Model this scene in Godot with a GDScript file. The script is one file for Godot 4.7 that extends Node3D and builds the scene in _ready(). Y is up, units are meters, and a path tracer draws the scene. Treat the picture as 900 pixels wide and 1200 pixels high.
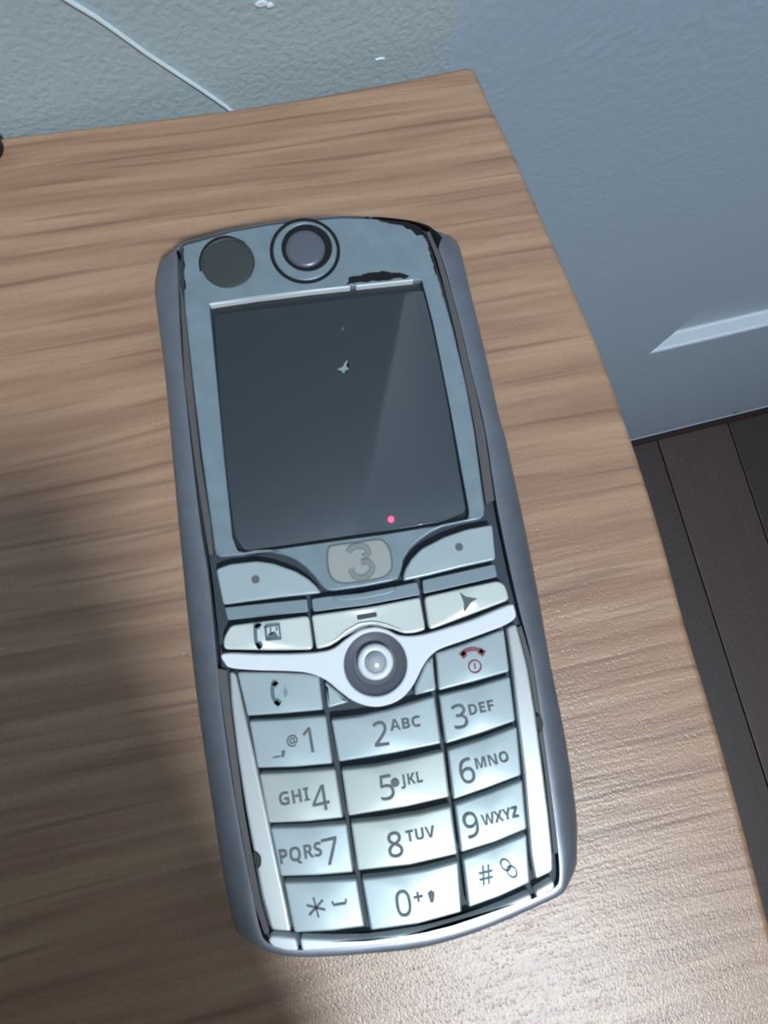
extends Node3D
# A worn silver bar phone on an oak bedside table against a textured wall and a painted door.
# Units: metres. Floor at y = 0, table top at y = TOP. The phone's long axis is z; plan lists are millimetres (x, z).

const TOP := 0.648
const MM := 0.001
const ROOM_TURN := 0.0933      # the back wall is turned a little against the phone
const ROOM_AT := Vector3(0, 0, -0.1155)

var used := {}
var phone: Node3D
var M := {}
var rng := RandomNumberGenerator.new()

# ------------------------------------------------------------------ naming
func numbered(called: String) -> String:
	if not used.has(called):
		used[called] = 0
		return called
	used[called] += 1
	return "%s_%03d" % [called, used[called]]

func tag(o: Node, label := "", category := "", group := "", kind := "") -> void:
	if label: o.set_meta("label", label)
	if category: o.set_meta("category", category)
	if group: o.set_meta("group", group)
	if kind: o.set_meta("kind", kind)

func obj(called: String, mesh: Mesh, m: Material, parent: Node = self, label := "") -> MeshInstance3D:
	var o := MeshInstance3D.new()
	o.name = numbered(called) if parent == self else called
	o.mesh = mesh
	o.material_override = m
	parent.add_child(o, true)
	if label: o.set_meta("label", label)
	return o

func root(called: String, at: Vector3, turn := 0.0) -> Node3D:
	var o := Node3D.new()
	o.name = numbered(called)
	o.position = at
	o.rotation.y = turn
	add_child(o, true)
	return o

# ------------------------------------------------------------------ plan outlines
func pg(a: Array) -> PackedVector2Array:
	var p := PackedVector2Array()
	for i in range(0, a.size(), 2):
		p.append(Vector2(a[i], a[i + 1]) * MM)
	return p

func orient(p: PackedVector2Array) -> PackedVector2Array:
	var s := 0.0
	for i in p.size():
		var b := p[(i + 1) % p.size()]
		s += p[i].x * b.y - b.x * p[i].y
	if s < 0:
		p.reverse()
	return p            # positive area in (x, z): outward normal of edge d is (d.y, -d.x)

func smooth(p: PackedVector2Array, sub := 4) -> PackedVector2Array:
	var out := PackedVector2Array()
	var n := p.size()
	for i in n:
		for k in sub:
			out.append(p[i].cubic_interpolate(p[(i + 1) % n], p[(i - 1 + n) % n], p[(i + 2) % n], float(k) / sub))
	return out

func rounded(p: PackedVector2Array, r_mm: float, seg := 4) -> PackedVector2Array:
	var out := PackedVector2Array()
	var n := p.size()
	for i in n:
		var a := p[(i - 1 + n) % n]
		var b := p[i]
		var c := p[(i + 1) % n]
		var d1: float = min(r_mm * MM, a.distance_to(b) * 0.42)
		var d2: float = min(r_mm * MM, c.distance_to(b) * 0.42)
		var u := b + (a - b).normalized() * d1
		var v := b + (c - b).normalized() * d2
		for k in seg + 1:
			var s := float(k) / seg
			out.append(u.lerp(b, s).lerp(b.lerp(v, s), s))
	return out

func circle(c: Vector2, r: float, n := 40) -> PackedVector2Array:
	var out := PackedVector2Array()
	for i in n:
		out.append(c + Vector2.from_angle(TAU * i / n) * r)
	return out

func normals2(p: PackedVector2Array) -> PackedVector2Array:
	var out := PackedVector2Array()
	var n := p.size()
	for i in n:
		var d1 := (p[i] - p[(i - 1 + n) % n]).normalized()
		var d2 := (p[(i + 1) % n] - p[i]).normalized()
		var m := Vector2(d1.y, -d1.x) + Vector2(d2.y, -d2.x)
		var l := m.length()
		out.append(m / l * min(2.0 / max(l, 0.3), 1.8) if l > 0.01 else Vector2(d1.y, -d1.x))
	return out

# ------------------------------------------------------------------ mesh writing
func tri(st: SurfaceTool, a: Array, b: Array, c: Array) -> void:   # a vertex is [position, normal, uv]
	var g: Vector3 = (b[0] - a[0]).cross(c[0] - a[0])
	var order := [a, b, c]
	if g.dot(a[1] + b[1] + c[1]) > 0.0:
		order = [a, c, b]
	for v in order:
		st.set_normal(v[1])
		st.set_uv(v[2])
		st.add_vertex(v[0])

func quad(st: SurfaceTool, a: Array, b: Array, c: Array, d: Array) -> void:
	tri(st, a, b, c)
	tri(st, a, c, d)

func vert(p: Vector2, y: float, n: Vector3) -> Array:
	return [Vector3(p.x, y, p.y), n.normalized(), Vector2((p.x + 0.030) / 0.060, (p.y + 0.080) / 0.130)]

# An upright plate with a rounded upper edge. crown lifts (or sinks) the middle of the top, in metres.
func plate_in(st: SurfaceTool, poly: PackedVector2Array, y0: float, y1: float, bev: float, crown := 0.0, bottom := true) -> void:
	var p := orient(poly)
	var nn := normals2(p)
	var n := p.size()
	var rings := [[0.0, y0, 0.0], [0.0, y1 - bev, 0.0]]
	for k in [1, 2, 3]:
		var a: float = k * PI / 6.0
		rings.append([bev * (1.0 - cos(a)), y1 - bev + bev * sin(a), a])
	# each edge i -> i+1 carries its own end normals, so that sharp corners stay sharp
	var na := PackedVector2Array()
	var nb := PackedVector2Array()
	for i in n:
		var d := (p[(i + 1) % n] - p[i]).normalized()
		var e := Vector2(d.y, -d.x)
		var m1 := nn[i].normalized()
		var m2 := nn[(i + 1) % n].normalized()
		na.append(m1 if m1.dot(e) > 0.93 else e)
		nb.append(m2 if m2.dot(e) > 0.93 else e)
	var last := PackedVector2Array()
	for k in rings.size():
		var r: Array = rings[k]
		var now := PackedVector2Array()
		for i in n: now.append(p[i] - nn[i] * r[0])
		if k > 0:
			var q: Array = rings[k - 1]
			for i in n:
				var j := (i + 1) % n
				quad(st, vert(last[i], q[1], lean(na[i], q[2])), vert(last[j], q[1], lean(nb[i], q[2])), vert(now[j], r[1], lean(nb[i], r[2])), vert(now[i], r[1], lean(na[i], r[2])))
		last = now
	var top := last
	if crown == 0.0:
		cap(st, top, y1, 1.0)
	else:
		var c := Vector2.ZERO
		for q in top: c += q / n
		var before := []
		var steps := 7
		for k in steps + 1:
			var s := float(k) / steps
			var now := []
			for i in n:
				var away := top[i] - c
				var slope: float = 2.0 * crown * (1.0 - s) / max(away.length(), 0.0005)
				var w := away.normalized() * slope
				now.append(vert(top[i].lerp(c, s), y1 + crown * (1.0 - (1.0 - s) * (1.0 - s)), Vector3(w.x, 1.0, w.y)))
			if before:
				for i in n:
					var j := (i + 1) % n
					if k == steps: tri(st, before[i], before[j], now[i])
					else: quad(st, before[i], before[j], now[j], now[i])
			before = now
	if bottom:
		cap(st, p, y0, -1.0)

func lean(o: Vector2, a: float) -> Vector3:
	return Vector3(o.x * cos(a), sin(a), o.y * cos(a))

func cap(st: SurfaceTool, p: PackedVector2Array, y: float, up: float) -> void:
	var ix := Geometry2D.triangulate_polygon(p)
	for k in range(0, ix.size(), 3):
		tri(st, vert(p[ix[k]], y, Vector3(0, up, 0)), vert(p[ix[k + 1]], y, Vector3(0, up, 0)), vert(p[ix[k + 2]], y, Vector3(0, up, 0)))

func begin() -> SurfaceTool:
	var st := SurfaceTool.new()
	st.begin(Mesh.PRIMITIVE_TRIANGLES)
	return st

func done(st: SurfaceTool) -> ArrayMesh:
	st.index()
	return st.commit()

func plate(poly: PackedVector2Array, y0: float, y1: float, bev: float, crown := 0.0) -> ArrayMesh:   # heights in mm
	var st := begin()
	plate_in(st, poly, y0 * MM, y1 * MM, bev * MM, crown * MM)
	return done(st)

# A flat ring between two outlines that both can be seen whole from c, with rounded rims outside and inside.
func ray_hit(p: PackedVector2Array, c: Vector2, a: float) -> Vector2:
	var d := Vector2.from_angle(a)
	var best := 1e9
	for i in p.size():
		var u := p[i] - c
		var e := p[(i + 1) % p.size()] - p[i]
		var den := d.cross(e)
		if abs(den) < 1e-12: continue
		var s := u.cross(e) / den
		var w := u.cross(d) / den
		if s > 0.0 and w >= -1e-6 and w <= 1.000001 and s < best: best = s
	if best > 1e8:      # the direction met only a corner: take the outline point nearest to it
		var near := 9.0
		for q in p:
			var off: float = abs(angle_difference((q - c).angle(), a))
			if off < near:
				near = off
				best = (q - c).length()
	return c + d * best

func both(outer: PackedVector2Array, inner: PackedVector2Array, c: Vector2) -> Array:
	var angles := []
	for q in outer: angles.append((q - c).angle())
	for q in inner: angles.append((q - c).angle())
	angles.sort()
	var o := PackedVector2Array()
	var i := PackedVector2Array()
	var was := -9.0
	for a in angles:
		if a - was < 0.0015: continue
		was = a
		o.append(ray_hit(outer, c, a))
		i.append(ray_hit(inner, c, a))
	return [o, i]

func ring(outer: PackedVector2Array, inner: PackedVector2Array, c: Vector2, y0: float, y1: float, bev: float, bev_in: float) -> ArrayMesh:
	var oi := both(outer, inner, c)
	var o: PackedVector2Array = oi[0]
	var h: PackedVector2Array = oi[1]
	var no := normals2(o)
	var ni := normals2(h)
	var n := o.size()
	var st := begin()
	var rows := []
	for k in [-1, 0, 1, 2, 3]:
		var a: float = max(k, 0) * PI / 6.0
		var row := []
		for i in n:
			var e := no[i].normalized()
			row.append(vert(o[i] - no[i].limit_length(1.2) * bev * MM * (1.0 - cos(a)), (y0 if k < 0 else y1 - bev + bev * sin(a)) * MM, Vector3(e.x * cos(a), sin(a), e.y * cos(a))))
		rows.append(row)
	for k in [3, 2, 1, 0, -1]:
		var a: float = max(k, 0) * PI / 6.0
		var row := []
		for i in n:
			var e := -ni[i].normalized()
			row.append(vert(h[i] + ni[i].limit_length(1.2) * bev_in * MM * (1.0 - cos(a)), (y0 if k < 0 else y1 - bev_in + bev_in * sin(a)) * MM, Vector3(e.x * cos(a), sin(a), e.y * cos(a))))
		rows.append(row)
	for k in rows.size() - 1:
		for i in n:
			var j := (i + 1) % n
			quad(st, rows[k][i], rows[k][j], rows[k + 1][j], rows[k + 1][i])
	return done(st)

# A turned shape: profile of (radius, height) in mm round the upright axis at c.
func lathe(c: Vector2, profile: Array, seg := 48) -> ArrayMesh:
	var st := begin()
	var last := []
	for k in profile.size():
		var a: Vector2 = profile[max(k - 1, 0)]
		var b: Vector2 = profile[min(k + 1, profile.size() - 1)]
		var t := (b - a).normalized()
		var now := []
		for i in seg:
			var d := Vector2.from_angle(TAU * i / seg)
			var nrm := Vector3(d.x * -t.y, t.x, d.y * -t.y) * -1.0
			if profile[0].x < profile[profile.size() - 1].x: nrm = -nrm * -1.0
			now.append(vert(c + d * profile[k].x * MM, profile[k].y * MM, nrm))
		if last:
			for i in seg:
				var j := (i + 1) % seg
				quad(st, last[i], last[j], now[j], now[i])
		last = now
	return done(st)

# A flat band along a line, thickness as given (for printed or moulded marks that stand a hair proud)
func stroke(st: SurfaceTool, pts: PackedVector2Array, w: float, y0: float, y1: float) -> void:
	var l := PackedVector2Array()
	var r := PackedVector2Array()
	for i in pts.size():
		var d := (pts[min(i + 1, pts.size() - 1)] - pts[max(i - 1, 0)]).normalized()
		var s := Vector2(-d.y, d.x) * w * 0.5
		l.append(pts[i] + s)
		r.append(pts[i] - s)
	for i in pts.size() - 1:
		var u := Vector3.UP
		quad(st, vert(l[i], y1, u), vert(l[i + 1], y1, u), vert(r[i + 1], y1, u), vert(r[i], y1, u))
		for e in [l, r]:
			var sgn := 1.0 if e == l else -1.0
			var d: Vector2 = (e[i + 1] - e[i]).normalized()
			var nrm := Vector3(-d.y, 0, d.x) * sgn
			quad(st, vert(e[i], y0, nrm), vert(e[i + 1], y0, nrm), vert(e[i + 1], y1, nrm), vert(e[i], y1, nrm))

func line_curve(p: PackedVector2Array, sub := 6) -> PackedVector2Array:
	var out := PackedVector2Array()
	for i in p.size() - 1:
		for k in sub:
			out.append(p[i].cubic_interpolate(p[i + 1], p[max(i - 1, 0)], p[min(i + 2, p.size() - 1)], float(k) / sub))
	out.append(p[p.size() - 1])
	return out

func box_in(st: SurfaceTool, lo: Vector3, hi: Vector3, bev := 0.001) -> void:   # a chamfered box; u runs along x or z, in metres
	var p := PackedVector2Array([Vector2(lo.x, lo.z), Vector2(hi.x, lo.z), Vector2(hi.x, hi.z), Vector2(lo.x, hi.z)])
	plate_in(st, p, lo.y, hi.y, bev)

func box(lo: Vector3, hi: Vector3, bev := 0.001) -> ArrayMesh:
	var st := begin()
	box_in(st, lo, hi, bev)
	return done(st)

# ------------------------------------------------------------------ materials
func mat(called: String, c: Color, rough: float, metal := 0.0, spec := 0.5) -> StandardMaterial3D:
	var m := StandardMaterial3D.new()
	m.resource_name = called
	m.albedo_color = c
	m.roughness = rough
	m.metallic = metal
	m.metallic_specular = spec
	M[called] = m
	return m

func noise(kind_seed: int, freq: float, octaves := 3) -> FastNoiseLite:
	var n := FastNoiseLite.new()
	n.seed = kind_seed
	n.noise_type = FastNoiseLite.TYPE_SIMPLEX_SMOOTH
	n.frequency = freq
	n.fractal_octaves = octaves
	return n

# Oak: u runs along the grain. size in millimetres, px pixels per millimetre.
func oak_images(w_mm: float, h_mm: float, px: float, tones: Array, s: int) -> Array:
	var w := int(w_mm * px)
	var h := int(h_mm * px)
	var im := Image.create(w, h, false, Image.FORMAT_RGB8)
	var bump := Image.create(w, h, false, Image.FORMAT_L8)
	var warp := noise(s, 0.018, 2)
	var bands := noise(s + 1, 0.24, 3)
	var fine := noise(s + 2, 0.9, 2)
	var streak := noise(s + 3, 0.42, 2)
	var pore := noise(s + 4, 1.0, 1)
	for y in h:
		for x in w:
			var u := x / px
			var v := y / px
			var q := v + warp.get_noise_2d(u * 0.35, v * 1.0) * 3.0
			var a := bands.get_noise_2d(u * 0.05, q) * 0.5 + 0.5
			var b := streak.get_noise_2d(u * 0.03, q) * 0.5 + 0.5
			var c := fine.get_noise_2d(u * 0.05, q)
			var t: float = clamp(0.5 + (a - 0.5) * 1.5 + c * 0.16, 0.0, 1.0)
			var col: Color = tones[0].lerp(tones[1], t)
			var dark: float = smoothstep(0.60, 0.86, b)
			col = col.lerp(tones[2], dark * 0.45)
			var pr := pore.get_noise_2d(u * 2.4, v * 1.3) * 0.7 + fine.get_noise_2d(u * 0.12, v * 1.7 + 90.0) * 0.55
			var hole: float = smoothstep(0.34, 0.62, pr)
			col = col.lerp(tones[2], hole * 0.12)
			im.set_pixel(x, y, col)
			bump.set_pixel(x, y, Color.from_hsv(0, 0, clamp(0.6 + c * 0.12 - hole * 0.4 - dark * 0.12 + pr * 0.2, 0.0, 1.0)))
	return [im, bump]

func oak(called: String, w_mm: float, h_mm: float, px: float, tones: Array, s: int, rough: float, relief: float) -> StandardMaterial3D:
	var pair := oak_images(w_mm, h_mm, px, tones, s)
	var m := mat(called, Color.WHITE, rough, 0.0, 0.8)
	m.albedo_texture = ImageTexture.create_from_image(pair[0])
	var nm: Image = pair[1]
	nm.bump_map_to_normal_map(relief)
	m.normal_enabled = true
	m.normal_texture = ImageTexture.create_from_image(nm)
	return m

# Silver paint as seen from above the phone, with the places where it has rubbed through to dark plastic.
func worn_paint(called: String, paint: Color, under: Color, patches: Array, rough: float, metal: float) -> StandardMaterial3D:
	var w := 600
	var h := 1300
	var im := Image.create(w, h, false, Image.FORMAT_RGB8)
	im.fill(paint)
	var cloud := noise(71, 0.02, 3)
	var rag := noise(72, 0.05, 2)
	for y in range(0, h, 2):
		for x in range(0, w, 2):
			var k := 1.0 + cloud.get_noise_2d(x, y) * 0.05
			var c := Color(paint.r * k, paint.g * k, paint.b * k)
			im.fill_rect(Rect2i(x, y, 2, 2), c)
	for patch in patches:
		var p := PackedVector2Array()
		var lo := Vector2(1e9, 1e9)
		var hi := Vector2(-1e9, -1e9)
		for q in pg(patch):
			var s := Vector2((q.x + 0.030) / 0.060 * w, (q.y + 0.080) / 0.130 * h)
			p.append(s)
			lo = lo.min(s)
			hi = hi.max(s)
		for y in range(int(lo.y) - 6, int(hi.y) + 7):
			for x in range(int(lo.x) - 6, int(hi.x) + 7):
				if x < 0 or y < 0 or x >= w or y >= h: continue
				var j := Vector2(rag.get_noise_2d(x, y), rag.get_noise_2d(x + 300, y)) * 2.6
				if Geometry2D.is_point_in_polygon(Vector2(x, y) + j, p):
					im.set_pixel(x, y, under)
	var m := mat(called, Color.WHITE, rough, metal)
	m.albedo_texture = ImageTexture.create_from_image(im)
	return m

func relief(m: StandardMaterial3D, s: int, freq: float, strength: float, scale: Vector3, octaves := 3, bump := 6.0) -> void:
	var t := NoiseTexture2D.new()
	t.width = 512
	t.height = 512
	t.seamless = true
	t.as_normal_map = true
	t.bump_strength = bump
	t.noise = noise(s, freq, octaves)
	m.normal_enabled = true
	m.normal_scale = strength
	m.normal_texture = t
	m.uv1_triplanar = true
	m.uv1_scale = scale

# ------------------------------------------------------------------ scene
func _ready() -> void:
	rng.seed = 11
	# camera
	var cam := Camera3D.new()
	cam.name = "camera"
	cam.near = 0.01
	cam.far = 30.0
	cam.keep_aspect = Camera3D.KEEP_HEIGHT
	cam.fov = rad_to_deg(2.0 * atan(600.0 / 760.0))
	cam.transform = Transform3D(Basis(Vector3(0.985838509, 0.052225793, 0.159357778), Vector3(0.150742138, 0.140400249, -0.978552287), Vector3(-0.073479545, 0.988716459, 0.130539345)), Vector3(-0.002553, TOP + 0.018 + 0.0996018, -0.009275))
	var glass := CameraAttributesPhysical.new()
	glass.frustum_focal_length = 15.2
	glass.exposure_aperture = 38.0
	glass.frustum_focus_distance = 0.2
	glass.frustum_near = 0.01
	glass.frustum_far = 30.0
	cam.attributes = glass
	cam.fov = rad_to_deg(2.0 * atan(600.0 / 760.0))
	add_child(cam)
	cam.current = true
	# surroundings: a closed room, nothing but its lamp lights it
	var we := WorldEnvironment.new()
	we.name = "world_environment"
	var env := Environment.new()
	env.background_mode = Environment.BG_COLOR
	env.background_color = Color(0, 0, 0)
	env.ambient_light_source = Environment.AMBIENT_SOURCE_DISABLED
	env.tonemap_mode = Environment.TONE_MAPPER_LINEAR
	env.tonemap_exposure = 1.0
	env.sdfgi_enabled = true
	env.ssao_enabled = true
	env.ssil_enabled = true
	we.environment = env
	add_child(we)
	var lamp_at := Vector3(0.26, TOP + 1.60, 0.99)
	var lamp_color := Color(0.90, 0.96, 1.0)
	var lamp_power := 3.1

	materials()
	room()
	ceiling_lamp(lamp_at, lamp_color, lamp_power)
	table()
	added_chair()
	small_things()
	mobile_phone()

func materials() -> void:
	oak("table_oak", 280, 280, 5.0, [Color(0.63, 0.465, 0.36), Color(0.75, 0.595, 0.475), Color(0.45, 0.31, 0.245)], 5, 0.42, 0.8)
	mat("oak_edge", Color(0.66, 0.51, 0.40), 0.5)
	mat("cabinet_wood", Color(0.52, 0.38, 0.28), 0.55)
	var plaster := mat("textured_wall_paint", Color(0.69, 0.745, 0.765), 0.75)
	relief(plaster, 31, 0.09, 0.13, Vector3(11, 11, 11), 4, 8.0)
	var gloss := mat("door_paint", Color(0.70, 0.755, 0.81), 0.42)
	relief(gloss, 32, 0.02, 0.2, Vector3(3, 30, 3), 4, 6.0)
	var panel := mat("door_panel_paint", Color(0.70, 0.755, 0.81), 0.42)
	relief(panel, 33, 0.05, 0.15, Vector3(10, 10, 10), 3, 4.0)
	mat("moulding_paint", Color(0.82, 0.86, 0.90), 0.38)
	mat("wall_paint", Color(0.22, 0.23, 0.25), 0.85)
	mat("ceiling_paint", Color(0.30, 0.30, 0.31), 0.9)
	for k in 3:
		var tone: float = [1.0, 0.8, 1.25][k]
		oak("floor_board_%d" % k, 95, 420, 2.0, [Color(0.19 * tone, 0.13 * tone, 0.12 * tone), Color(0.27 * tone, 0.19 * tone, 0.17 * tone), Color(0.10, 0.07, 0.06)], 40 + k * 7, 0.5, 1.5)
	mat("threshold_wood", Color(0.17, 0.10, 0.09), 0.5)
	mat("white_cord", Color(0.88, 0.92, 0.94), 0.4)
	mat("white_fleck", Color(0.92, 0.95, 0.96), 0.6)
	mat("dark_brown", Color(0.13, 0.08, 0.09), 0.5)
	mat("added_chair_wood", Color(0.30, 0.20, 0.14), 0.5)
	mat("chrome", Color(0.8, 0.82, 0.84), 0.25, 0.9)
	# the phone
	var under := Color(0.10, 0.09, 0.11)
	var wear := [
		[9.47, -72.35, 14.29, -71.89, 18.71, -70.71, 21.51, -69.27, 22.19, -67.33, 20.78, -65.06, 19.33, -65.86, 18.57, -67.34, 17.68, -67.15, 16.72, -68.34, 15.31, -69.37, 12.07, -70.63, 9.63, -71.56],
		[19.36, -67.70, 20.20, -62.54, 20.68, -56.30, 20.21, -56.06, 19.46, -61.58, 18.83, -67.15],
		[19.34, -63.42, 20.11, -62.86, 20.00, -60.60, 19.35, -60.99], [20.12, -58.78, 21.16, -58.19, 21.23, -56.97, 20.23, -56.96],
		[5.37, -61.49, 9.82, -61.95, 13.94, -61.10, 15.21, -60.18, 9.56, -60.34, 4.64, -60.40],
		[-21.89, -70.32, -20.78, -70.48, -20.89, -67.21, -21.69, -67.32],
		[-20.68, -71.21, -20.26, -71.31, -21.09, -63.07, -21.50, -63.13],
		[-21.61, 23.18, -21.13, 23.27, -20.54, 24.31, -20.84, 25.65, -21.55, 25.52, -21.76, 24.32],
		[22.42, 11.52, 23.27, 11.91, 23.24, 13.42, 22.49, 14.54, 22.21, 13.24],
		[22.21, 17.97, 22.71, 18.06, 22.68, 18.92, 22.17, 18.83],
	]
	worn_paint("silver_paint", Color(0.55, 0.605, 0.64), under, wear, 0.38, 0.3)
	worn_paint("side_paint", Color(0.54, 0.55, 0.585), under, wear, 0.34, 0.58)
	mat("bright_silver", Color(0.86, 0.87, 0.87), 0.30, 0.45)
	mat("trim_silver", Color(0.92, 0.93, 0.94), 0.36, 0.1)
	mat("lip_highlight", Color(0.95, 0.96, 0.96), 0.45)  # near-white paint for the light caught along the screen lip
	mat("nav_silver", Color(0.95, 0.955, 0.97), 0.4, 0.0)
	mat("reflection_grey", Color(0.58, 0.62, 0.64), 0.6)  # painted tone of a reflection in the screen
	mat("key_silver", Color(0.72, 0.765, 0.775), 0.34, 0.2)
	mat("key_warm", Color(0.75, 0.775, 0.755), 0.34, 0.2)
	mat("key_bright", Color(0.91, 0.92, 0.90), 0.27, 0.15)
	mat("ledge_silver", Color(0.55, 0.605, 0.635), 0.4, 0.2)
	mat("base_dark", Color(0.20, 0.235, 0.275), 0.6)
	mat("seam_grey", Color(0.36, 0.35, 0.35), 0.6)
	mat("screen_base", Color(0.07, 0.085, 0.11), 0.35)
	var glass := mat("screen_glass", Color(0.055, 0.10, 0.16), 0.06, 0.0, 1.0)
	glass.clearcoat_enabled = true
	glass.clearcoat = 1.0
	glass.clearcoat_roughness = 0.03
	mat("screen_border", Color(0.15, 0.17, 0.19), 0.3)
	mat("lens_grey", Color(0.25, 0.27, 0.27), 0.45)
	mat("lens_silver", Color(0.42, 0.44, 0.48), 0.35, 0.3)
	mat("black_plastic", Color(0.05, 0.05, 0.065), 0.5)
	mat("badge_grey", Color(0.66, 0.665, 0.655), 0.4)
	mat("badge_line", Color(0.44, 0.455, 0.44), 0.5)
	mat("badge_logo", Color(0.54, 0.57, 0.57), 0.4)
	mat("legend_grey", Color(0.39, 0.41, 0.42), 0.6)
	mat("dash_grey", Color(0.27, 0.29, 0.31), 0.6)
	mat("legend_faded", Color(0.36, 0.46, 0.49), 0.6)
	mat("legend_red", Color(0.58, 0.32, 0.35), 0.6)
	mat("joystick_well", Color(0.40, 0.41, 0.44), 0.4, 0.1)
	mat("joystick_silver", Color(0.94, 0.95, 0.96), 0.3, 0.0)
	mat("joystick_knob", Color(0.80, 0.81, 0.84), 0.28, 0.25)
	var red := mat("red_reflection_glow", Color(0.8, 0.1, 0.15), 0.4)  # glow standing in for a red light mirrored in the screen
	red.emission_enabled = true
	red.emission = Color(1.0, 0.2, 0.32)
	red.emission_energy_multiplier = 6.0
	var bulb := mat("lamp_glow", Color(1, 1, 1), 0.5)
	bulb.emission_enabled = true
	bulb.emission = Color(0.9, 0.96, 1.0)
	bulb.emission_energy_multiplier = 2.0

# room-aligned pieces hang under a node turned like the back wall
func in_room(called: String) -> Node3D:
	var o := root(called, ROOM_AT, ROOM_TURN)
	o.set_meta("kind", "structure")
	return o

func slab(called: String, lo: Vector3, hi: Vector3, m: String) -> MeshInstance3D:
	var o := obj(called, box(lo, hi, 0.0005), M[m])
	o.position = ROOM_AT
	o.rotation.y = ROOM_TURN
	o.set_meta("kind", "structure")
	return o

func room() -> void:
	var L := -1.1
	var Rr := 1.7
	var F := 2.4
	var Hc := 2.42
	var dl := 0.036      # door leaf from here
	var dr := 0.80
	# floor: sub-floor and boards
	var fl := in_room("floor")
	obj("subfloor", box(Vector3(L - 0.1, -0.10, -0.15), Vector3(Rr + 0.1, -0.012, F + 0.1), 0.001), M["threshold_wood"], fl)
	var bw := 0.095
	var k := 0
	var x := 0.406 - bw * 16.0
	while x < Rr:
		var piece := box(Vector3(0.0006, -0.012, 0.0), Vector3(bw - 0.0006, 0.0, F), 0.0012)
		var b := obj("plank", board_uv(piece, bw, 0.42, k * 0.37), M["floor_board_%d" % [2, 1, 0, 1, 0][(k + 4) % 5]], fl)
		b.position.x = x
		x += bw
		k += 1
	# walls
	var st := begin()
	box_in(st, Vector3(L - 0.1, 0.0, -0.10), Vector3(dl - 0.0002, Hc, 0.0), 0.0008)
	box_in(st, Vector3(dr + 0.004, 0.0, -0.10), Vector3(Rr + 0.1, Hc, 0.0), 0.0008)
	box_in(st, Vector3(dl - 0.003, 2.02, -0.10), Vector3(dr + 0.004, Hc, 0.0), 0.0008)
	box_in(st, Vector3(dl - 0.003, 0.0, -0.10), Vector3(dr + 0.004, 2.02, -0.05), 0.0008)
	var wb := obj("wall_back", done(st), M["textured_wall_paint"])
	wb.position = ROOM_AT
	wb.rotation.y = ROOM_TURN
	wb.set_meta("kind", "structure")
	slab("wall_left", Vector3(L - 0.1, 0.0, 0.0), Vector3(L, Hc, F), "wall_paint")
	slab("wall_right", Vector3(Rr, 0.0, 0.0), Vector3(Rr + 0.1, Hc, F), "wall_paint")
	slab("wall_front", Vector3(L - 0.1, 0.0, F), Vector3(Rr + 0.1, Hc, F + 0.1), "wall_paint")
	slab("ceiling", Vector3(L - 0.1, Hc, -0.1), Vector3(Rr + 0.1, Hc + 0.1, F + 0.1), "ceiling_paint")
	# door: stiles, rails, recessed panel with a sloped moulding
	var d := in_room("door_1")
	var face := -0.0012
	var bot := 0.008
	var pl := 0.213      # panel opening
	var pr := dr - 0.13
	var pb := 0.374
	var pt := 0.86
	var dep := 0.0085
	for s in [[dl, pl], [pr, dr]]:
		obj("stile", box(Vector3(s[0], bot, face - 0.035), Vector3(s[1], 2.0, face), 0.0003), M["door_panel_paint"], d)
	for s in [[bot, pb], [pt, pt + 0.2], [1.88, 2.0]]:
		obj("rail", box(Vector3(pl, s[0], face - 0.035), Vector3(pr, s[1], face), 0.0003), M["door_paint"], d)
	for s in [[pb, pt], [pt + 0.2, 1.88]]:
		obj("panel", box(Vector3(pl, s[0], face - 0.030), Vector3(pr, s[1], face - dep), 0.0005), M["door_panel_paint"], d)
		var mo := begin()
		frame_slope(mo, Vector2(pl, s[0]), Vector2(pr, s[1]), 0.009, 0.010, face, dep)
		obj("moulding", done(mo), M["moulding_paint"], d)
	obj("bottom_edge", box(Vector3(dl, bot - 0.002, face - 0.034), Vector3(dr, bot + 0.001, face + 0.0006), 0.0004), M["moulding_paint"], d)
	obj("paint_chip", plate_xy(pg([0, 0, 4, 1.5, 8, 1, 9, 4.5, 5, 7, 1, 5]), 0.0004), M["base_dark"], d).position = Vector3(0.497, 0.022, face)
	var th := obj("trim_1", box(Vector3(dl, 0.0, -0.04), Vector3(dr, 0.006, 0.006), 0.002), M["threshold_wood"])
	th.position = ROOM_AT
	th.rotation.y = ROOM_TURN
	th.set_meta("kind", "structure")
	# loose flecks of paint standing off the textured wall
	for q in [[Vector2(-1.98, 16.25), 1.1, 0.6], [Vector2(-0.53, 15.64), 0.7, 0.4], [Vector2(20.38, -0.35), 1.0, 0.18]]:
		var e := obj("paint_fleck", plate_xy(smooth(pg([-q[1], 0, -q[1] * 0.3, q[2], q[1] * 0.7, q[2] * 0.7, q[1], 0.1, q[1] * 0.2, -q[2]]), 3), 0.0004), M["white_fleck"], wb)
		e.position = Vector3(q[0].x * MM, TOP + q[0].y * MM, 0.0)

func board_uv(mesh: ArrayMesh, w: float, l: float, off: float) -> ArrayMesh:
	var st := begin()
	var a := mesh.surface_get_arrays(0)
	for i in a[Mesh.ARRAY_INDEX]:
		var v: Vector3 = a[Mesh.ARRAY_VERTEX][i]
		st.set_normal(a[Mesh.ARRAY_NORMAL][i])
		st.set_uv(Vector2(v.z / l * 1.0 + off, v.x / w))
		st.add_vertex(v)
	return done(st)

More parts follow.
